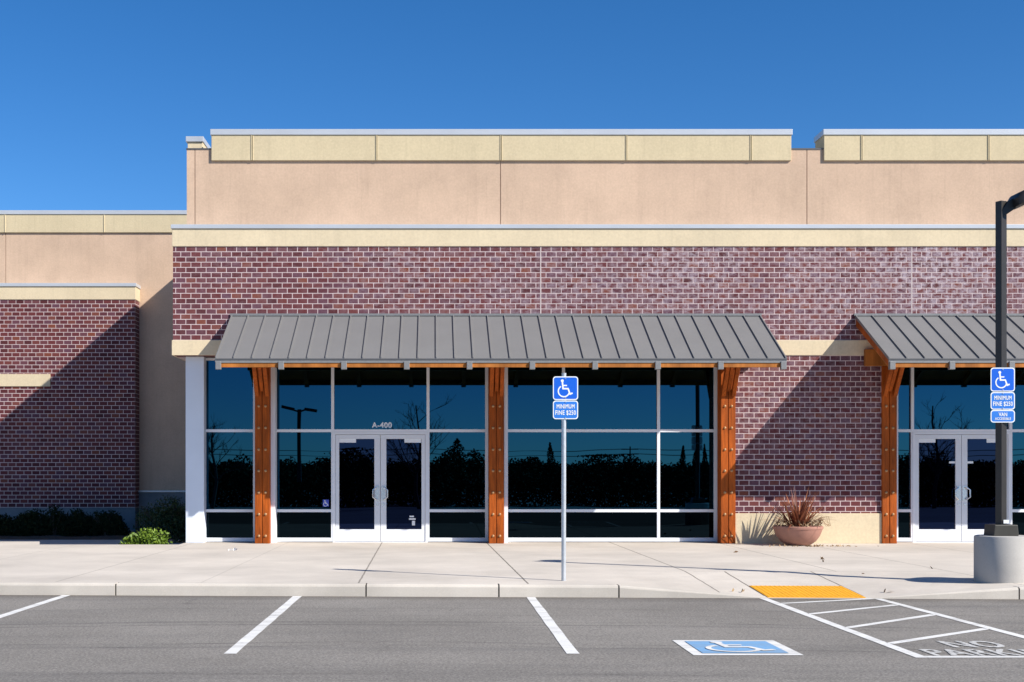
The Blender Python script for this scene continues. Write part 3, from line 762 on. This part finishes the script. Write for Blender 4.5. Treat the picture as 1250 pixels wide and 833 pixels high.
MB().add([(a0.x, yl - .12, a0.z), (a1.x, yl - .12, a1.z), (a1.x, yl + .12, a1.z), (a0.x, yl + .12, a0.z)], [(0, 1, 2, 3)]).build('lens', M['lens'], hd)

yq = yl - hw - .004; qx = X(1224, yq)
sg2 = empty('parking_sign', (qx, yq, 2.0), 'blue accessible parking sign with three stacked plates strapped to the black lamp post', 'parking sign')
za, zb_, zc_, zd_ = Z(449, yq), Z(478.5, yq), Z(500.5, yq), Z(516, yq); wd = .305
p1 = sign_plate(sg2, qx, yq, zb_ + .004, za, wd, M['signblue'], 'symbol_plate')
MB().add(*on_wall(isa(.225), qx - .005, yq - .0052, (za + zb_) / 2 + .005)).build('wheelchair_symbol', M['signwhite'], p1)
screws(p1, qx, yq, (za - .025, zb_ + .026))
p2 = sign_plate(sg2, qx, yq, zc_ + .003, zb_ - .004, wd, M['signblue2'], 'fine_plate'); zm = (zb_ + zc_) / 2
MB().add(*on_wall(lettering('MINIMUM', .215, .050, .0016), qx, yq - .0048, zm + .038)).add(*on_wall(lettering('FINE $250', .246, .053, .0016), qx, yq - .0048, zm - .036)).build('lettering', M['signwhite'], p2)
screws(p2, qx, yq, (zb_ - .02, zc_ + .02))
p3 = sign_plate(sg2, qx, yq, zd_, zc_ - .003, wd, M['signblue2'], 'van_plate'); zm = (zc_ + zd_) / 2
MB().add(*on_wall(lettering('VAN', .105, .046, .0018), qx, yq - .0048, zm + .022)).add(*on_wall(lettering('ACCESSIBLE', .20, .030, .001), qx, yq - .0048, zm - .032)).build('lettering', M['signwhite'], p3)
st_ = MB()
for z in (za - .06, zc_ + .04): st_.box(lx - hw - .004, lx + hw + .004, yl - hw - .0035, yl + hw + .004, z - .009, z + .009)
st_.build('strap', M['steel'], sg2)

# ------------------------------------------------------------------ planter with flax
yp = 24.38; xp = X(974, yp)
prof = [(.19, 0), (.24, .015), (.33, .08), (.405, .18), (.44, .27), (.455, .31), (.465, .315), (.47, .355), (.455, .37), (.43, .365), (.415, .33), (.40, .30)]
pl = MB().lathe((xp, yp, 0), prof[:10] + [(.42, .345), (.36, .31)], 48)
tag(pl.build('planter_bowl', M['terra'], None, smooth=True), 'round terracotta planter bowl standing against the cream base of the brick wall', 'planter')
so_ = MB(); n = 28
so_.add([(xp, yp, .345)] + [(xp + .42 * math.cos(2 * math.pi * k / n), yp + .42 * math.sin(2 * math.pi * k / n), .325 + .012 * R.random()) for k in range(n)], [(0, k + 1, (k + 1) % n + 1) for k in range(n)])
tag(so_.build('potting_soil', M['soil']), 'dark soil filling the round planter bowl under the flax', 'soil', kind='stuff')
fx = empty('flax_plant', (xp, yp, .33), 'spiky red brown flax growing in the terracotta planter bowl', 'plant')
def blade(mb, base, az_, lean, L, wd, droop, rr):
    k = 8; p = Vector(base); d = Vector((math.cos(az_) * math.sin(lean), math.sin(az_) * math.sin(lean), math.cos(lean)))
    side = Vector((-math.sin(az_), math.cos(az_), 0)); v = []
    for i in range(k + 1):
        t_ = i / k; ww = wd * (1 - t_ ** 2.2) * (.55 + .45 * min(1, t_ * 4)) / 2
        nrm_ = d.cross(side).normalized()
        v += [p + side * ww, p - nrm_ * ww * .35, p - side * ww]
        d = (d + Vector((0, 0, -droop / k)) + Vector((math.cos(az_), math.sin(az_), 0)) * droop * .3 / k).normalized(); p = p + d * (L / k)
    f = []
    for i in range(k): a = 3 * i; f += [(a, a + 1, a + 4, a + 3), (a + 1, a + 2, a + 5, a + 4)]
    mb.add(v, f)
bl = MB(); rr = random.Random(5)
for i in range(150):
    a = rr.uniform(0, 2 * math.pi); r_ = rr.uniform(0, .15)
    base_ = (xp + .02 + r_ * math.cos(a), yp + r_ * math.sin(a), .335)
    lean = rr.uniform(.02, .30) + r_ * 4.2 * rr.uniform(.6, 1.3)
    blade(bl, base_, a + rr.gauss(0, .35), lean, rr.uniform(.28, .86) , rr.uniform(.022, .055), rr.choice((rr.uniform(0, .4), rr.uniform(.2, 1.3))), rr)
for k in range(26):
    a = rr.uniform(0, 6.28); blade(bl, (xp + .16 * math.cos(a), yp + .13 * math.sin(a), .335), a, rr.uniform(.55, 1.0), rr.uniform(.45, .75), rr.uniform(.016, .03), rr.uniform(.6, 1.5), rr)
for a, L in ((3.0, .85), (.15, .88), (2.7, .6), (.5, .7), (3.5, .7), (-.3, .8), (2.9, .78)): blade(bl, (xp + .15 * math.cos(a), yp + .15 * math.sin(a), .335), a, .62, L, .018, .75, rr)
bl.build('blades', M['flax'], fx)
dr = MB()
for i in range(170):
    a = rr.uniform(0, 2 * math.pi); r_ = .46 * math.sqrt(rr.random())
    dr.leaf((xp + r_ * math.cos(a), yp + r_ * math.sin(a), .36 + rr.random() * .10 * (.4 + r_ * 2)), .085, rr, .25)
for i in range(8):
    a = rr.uniform(-.6, .5); p = [(xp + .35 * math.cos(a), yp + .3 * math.sin(a), .34), (xp + .45 * math.cos(a), yp + .3 * math.sin(a), .47 + rr.random() * .1), (xp + .58 * math.cos(a), yp + .3 * math.sin(a), .46 + rr.uniform(-.1, .1)), (xp + .62 * math.cos(a), yp + .3 * math.sin(a), .38)]
    dr.tube(p, .004, 4)
dr.build('dry_foliage', M['dry'], fx)
lt = MB()
for i in range(95):
    x = xp + rr.gauss(.15, .45); y = 23.95 + rr.gauss(0, .12)
    if abs(x - xp) < .25 and y > 23.9: y = 23.85
    lt.leaf((x, min(y, 24.9), .014), .06, rr, .45)
for i in range(5): lt.leaf((rr.uniform(3, 9.5), rr.uniform(16, 24), .012), .07, rr, .5)
for (px, py) in ((894, 725), (901, 725.5), (1079, 726), (1000, 693)):
    yy = 1.47 * F / (py - 580)
    for k in range(2): lt.leaf((X(px, yy) + rr.gauss(0, .04), yy + rr.gauss(0, .03), max(ZA, zs(X(px, yy), yy - YK(X(px, yy)))) + .02), .08, rr, .6)
tag(lt.build('leaf_litter', M['dry']), 'scatter of small dry leaves on the concrete around the planter', 'leaf litter', kind='stuff')
yy = 1.34 * F / (672.5 - 580); xx = X(286, yy)
pp = MB()
for i in range(5): pp.leaf((xx + rr.gauss(0, .05), yy + rr.gauss(0, .04), .02), .06, rr, .8)
tag(pp.build('paper_scrap', M['paper']), 'scrap of torn white paper lying on the sidewalk before the leftmost window', 'litter')

# ------------------------------------------------------------------ shrubs at the left
def shrub(name, c, rad, n, size, mat, label, cat, group=None, seed=1, asp=.5):
    r0 = random.Random(seed)
    rt = empty(name, (c[0], c[1], ZA), label, cat, group)
    fo = MB(); k = 0
    lob = [(Vector((r0.uniform(-.55, .55) * rad[0], r0.uniform(-.5, .5) * rad[1], 0)), r0.uniform(.28, .5)) for _ in range(16)]
    for q_, _ in lob: q_.z = rad[2] * (.12 + .68 * max(0, 1 - (q_.x / rad[0]) ** 2 * 2.2 - (q_.y / rad[1]) ** 2 * 1.6) * r0.uniform(.55, 1.))
    while k < n:
        lc, lr = r0.choice(lob); q = Vector((r0.gauss(0, 1), r0.gauss(0, 1), r0.gauss(0, 1))).normalized() * (r0.random() ** .4)
        p = lc + Vector((q.x * rad[0], q.y * rad[1], q.z * rad[2])) * lr
        if p.z < -.0 or p.z > rad[2] * 1.25: continue
        fo.leaf((c[0] + p.x, c[1] + p.y, c[2] + p.z), size, r0, asp, .5); k += 1
    fo.build('foliage', mat, rt)
    s = MB()
    for i in range(9):
        a = r0.uniform(0, 6.28); s.tube([(c[0], c[1], ZA - .02), (c[0] + .25 * rad[0] * math.cos(a), c[1] + .25 * rad[1] * math.sin(a), c[2] + rad[2] * .4), (c[0] + .6 * rad[0] * math.cos(a), c[1] + .6 * rad[1] * math.sin(a), c[2] + rad[2] * .8)], [.016, .010, .004], 5)
    s.build('stems', M['bark'], rt)
hz = [(-2, .30, 'dark clipped shrub cut off by the left edge of the photo'), (35, .34, 'dark clipped shrub second from the left below the brick wing'),
      (66, .30, 'dark clipped shrub third from the left below the brick wing'), (98, .36, 'dark clipped shrub fourth from the left below the brick wing'), (131, .30, 'dark clipped shrub at the right end of the shaded row below the brick wing')]
for i, (px, rz, lab) in enumerate(hz):
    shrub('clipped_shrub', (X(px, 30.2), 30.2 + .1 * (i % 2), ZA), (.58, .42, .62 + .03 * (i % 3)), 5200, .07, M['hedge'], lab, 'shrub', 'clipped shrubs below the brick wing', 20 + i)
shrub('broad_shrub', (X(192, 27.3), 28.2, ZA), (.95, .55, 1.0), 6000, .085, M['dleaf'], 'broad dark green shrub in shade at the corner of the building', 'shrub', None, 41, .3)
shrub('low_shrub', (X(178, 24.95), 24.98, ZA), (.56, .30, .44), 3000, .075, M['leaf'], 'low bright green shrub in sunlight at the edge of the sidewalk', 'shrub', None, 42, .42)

# ------------------------------------------------------------------ what the glass reflects, across the car park behind the camera
def RX(px, yo): return (px - CX) * (51 - yo) / F
def RZ(py, yo): return CAMZ - (py - CY) * (51 - yo) / F
def conifer(px, ptop, yo, wdt, lab, seed):
    r0 = random.Random(seed); x = RX(px, yo); H = RZ(ptop, yo) - ZA
    rt = empty('conifer_tree', (x, yo, ZA), lab, 'tree', 'conifers across the car park')
    MB().tube([(x, yo, ZA - .1), (x, yo, ZA + H * .55), (x, yo, ZA + H)], [H * .022, H * .014, .02], 7).build('trunk', M['bark'], rt)
    c = MB()
    for i in range(1500):
        t_ = r0.random() ** 1.4; z = ZA + H * (.04 + .96 * t_); a = r0.uniform(0, 6.28)
        rad = wdt * (1 - t_) ** .8 * (.45 + .55 * r0.random()) * (.75 + .35 * noise.noise(Vector((a, z * .8, seed))))
        c.leaf((x + rad * math.cos(a), yo + rad * math.sin(a), z), H * .06, r0, .4)
    c.build('crown', M['tleaf'], rt)
for i, (px, pt, yo, wd_, lab) in enumerate((
        (556, 536, -190, 5.5, 'broad dark conifer mirrored in the pane between the double door and the middle post'),
        (578, 552, -200, 3.2, 'smaller conifer mirrored right beside the middle timber post'),
        (672, 540, -210, 2.6, 'pointed conifer mirrored just left of the free standing parking sign post'),
        (832, 545, -230, 1.7, 'slim conifer mirrored first from the left in the pane beside the third post'),
        (846, 548, -235, 1.5, 'slim conifer mirrored second from the left in the pane beside the third post'),
        (858, 543, -232, 1.6, 'slim conifer mirrored third from the left in the pane beside the third post'))):
    conifer(px, pt, yo, wd_, lab, 60 + i)
def round_tree(px, ptop, yo, wdt, lab, seed):
    r0 = random.Random(seed); x = RX(px, yo); H = RZ(ptop, yo) - ZA
    rt = empty('round_tree', (x, yo, ZA), lab, 'tree', 'round trees across the car park')
    MB().tube([(x, yo, ZA - .1), (x + .1, yo, ZA + H * .4), (x, yo, ZA + H * .8)], [.22, .16, .05], 7).build('trunk', M['bark'], rt)
    c = MB(); lob = [(Vector((r0.uniform(-.7, .7) * wdt, r0.uniform(-.7, .7) * wdt, H * r0.uniform(.35, .82))), r0.uniform(.35, .6) * wdt) for _ in range(12)]
    for i in range(1500):
        lc, lr = r0.choice(lob); q = Vector((r0.gauss(0, 1), r0.gauss(0, 1), r0.gauss(0, 1))).normalized() * lr * r0.random() ** .5
        c.leaf((x + lc.x + q.x, yo + lc.y + q.y, max(ZA + .2, min(ZA + H, ZA + lc.z + q.z))), .5, r0, .6)
    c.build('crown', M['tleaf'], rt)
round_tree(430, 548, -120, 4.5, 'round dark tree mirrored in the left leaf of the double door', 81)
round_tree(750, 556, -150, 5.0, 'round dark tree mirrored below the utility pole in the wide pane', 82)
round_tree(392, 560, -140, 3.5, 'round dark tree mirrored just left of the double door', 83)
def bare_tree(px, ptop, yo, lab, seed):
    r0 = random.Random(seed); x = RX(px, yo); H = RZ(ptop, yo) - ZA
    rt = empty('bare_tree', (x, yo, ZA), lab, 'tree', 'leafless trees in the car park')
    tk = MB(); br = MB()
    ptsT = [(x + .12 * math.sin(i * 1.3 + seed), yo, ZA - .05 + H * .8 * i / 6) for i in range(7)]
    tk.tube(ptsT, [.085 * (1 - i / 7.5) + .012 for i in range(7)], 7); tk.build('trunk', M['bark'], rt)
    def grow(p, d, L, r, lev):
        pts = [p]; q = p
        for i in range(4): d = (d + Vector((r0.gauss(0, .16), r0.gauss(0, .16), r0.gauss(.06, .1)))).normalized(); q = q + d * L / 4; pts.append(q)
        br.tube(pts, [r * (1 - .17 * i) for i in range(5)], 5, False)
        if lev < 3:
            for k in range(3): grow(pts[r0.choice((1, 2, 3, 4))], (d + Vector((r0.gauss(0, .6), r0.gauss(0, .6), r0.gauss(.15, .3)))).normalized(), L * .6, r * .58, lev + 1)
    for i in range(13):
        t_ = r0.uniform(.3, 1); k = int(t_ * 5.99); p = Vector(ptsT[k]); a = r0.uniform(0, 6.28)
        grow(p, Vector((math.cos(a) * .75, math.sin(a) * .75, .75)).normalized(), H * .26 * (1.25 - t_ * .6), .034 * (1.2 - t_ * .6), 0)
    br.build('branches', M['bark'], rt)
bare_tree(511, 462, -5, 'leafless tree mirrored in the right leaf of the double door', 3)
bare_tree(1142, 462, -6, 'leafless tree mirrored in the glass beside the fourth post', 4)
bare_tree(262, 492, -5.5, 'leafless tree mirrored faintly in the leftmost window', 5)
# hedge added behind the camera to darken the low reflections in the glass
hg = MB(); r0 = random.Random(7); hr = empty('added_hedge', (10, -9.5, ZA), 'long dark hedge added behind the camera to darken the low reflections in the glass', 'hedge')
for i in range(90000):
    x = r0.uniform(-30, 60); y = -9.5 + r0.gauss(0, .55); top = 1.42 + .35 * noise.noise(Vector((x * .35, 2, 0))) + .25 * noise.noise(Vector((x * 1.3, 5, 0)))
    hg.leaf((x, y, ZA + top * r0.random() ** .8 * (1 - min(.5, abs(y + 9.5) * .3))), .15, r0, .8)
hg.build('foliage', M['hedge'], hr)
hs_ = MB()
for i in range(60): x = -29.5 + 1.5 * i; hs_.tube([(x, -9.5, ZA - .05), (x + .1, -9.5, ZA + .6), (x + .3 * math.sin(i), -9.4, ZA + 1.3)], [.04, .03, .01], 5)
hs_.build('stems', M['bark'], hr)
# two-headed lamp
yo = -25; x = RX(366, yo); H = RZ(499, yo)
tl = empty('parking_lamp', (x, yo, ZA), 'two headed car park lamp mirrored in the pane left of the double door', 'street lamp')
B(x - .11, x + .11, yo - .11, yo + .11, ZA - .05, H).build('pole', M['lampblack'], tl, .01)
MB().lathe((x, yo, ZA - .02), [(.34, 0), (.34, .7), (.3, .72)], 24).build('concrete_base', M['concrete'], tl)
for s in (-1, 1):
    a = MB().beam((x + s * .08, yo, H - .12), (x + s * .4, yo, H - .02), .1, .1).beam((x + s * .3, yo, H), (x + s * 1.05, yo, H + .14 * (-s)), .42, .17)
    a.build('lamp_head', M['lampblack'], tl, .01)
# utility pole with wires
yo = -330; x = RX(769, yo); H = RZ(545, yo)
up = empty('utility_pole', (x, yo, ZA), 'timber utility pole with crossarms and wires mirrored above the trees', 'utility pole')
MB().tube([(x, yo, ZA - .2), (x, yo, H)], [.28, .2], 8).build('pole', M['timberpole'], up)
for z in (H - .9, H - 2.4): B(x - 2.6, x + 2.6, yo - .12, yo + .12, z - .12, z + .12).build('crossarm', M['timberpole'], up)
for k, z in enumerate((H - .7, H - 2.2)):
    for s in (-2.2, 2.2): MB().tube([(x + s + (t_ - .5) * 500, yo, z - 6 * (1 - (2 * (t_ - .5) * 2 % 2 - 1) ** 2) * .0 - .0 + .8 * abs(math.sin(math.pi * t_ * 8)) * -1) for t_ in (i / 80 for i in range(81))], .05, 4).build('wire', M['lampblack'], up)
# the wood beyond
wd_ = MB(); r0 = random.Random(99)
for i in range(300):
    x = r0.uniform(-190, 260); y = r0.uniform(-300, -238); Hh = (4.4 + 2.6 * noise.noise(Vector((x * .03, 3.1, 0))) + 1.6 * noise.noise(Vector((x * .11, 8.1, 0))) + r0.uniform(-.8, 1.2))
    for k in range(230):
        a = r0.uniform(0, 6.28); rad = 3.4 * math.sqrt(r0.random()); z = Hh * (1 - (rad / 3.8) ** 2 * .6) * r0.random() ** .45
        wd_.leaf((x + rad * math.cos(a), y + rad * math.sin(a), ZA + z), .75, r0, .7)
for i in range(260):                                                     # a nearer, lower belt with rises of its own
    x = r0.uniform(-34, 74); y = r0.uniform(-100, -86)
    Hh = 2.5 + .7 * noise.noise(Vector((x * .12, 1.7, 0))) + .5 * noise.noise(Vector((x * .5, 4.4, 0))) + sum(a * math.exp(-((x - c) / w_) ** 2) for c, a, w_ in ((-27, .9, 4), (-8, 1.5, 3), (3.4, 2.3, 2.6), (15, .7, 4), (23, 1.1, 3), (34, .8, 3), (55, 1.7, 5))) + r0.uniform(-.5, .35)
    for k in range(330):
        a = r0.uniform(0, 6.28); rad = 1.5 * math.sqrt(r0.random()); z = Hh * (1 - (rad / 1.7) ** 2 * .5) * r0.random() ** .7
        wd_.leaf((x + rad * math.cos(a), y + rad * math.sin(a), ZA + z), .34, r0, .75)
tag(wd_.build('woods', M['tleaf']), 'dark belt of trees beyond the car park, mirrored in the glass', 'woods', kind='stuff')
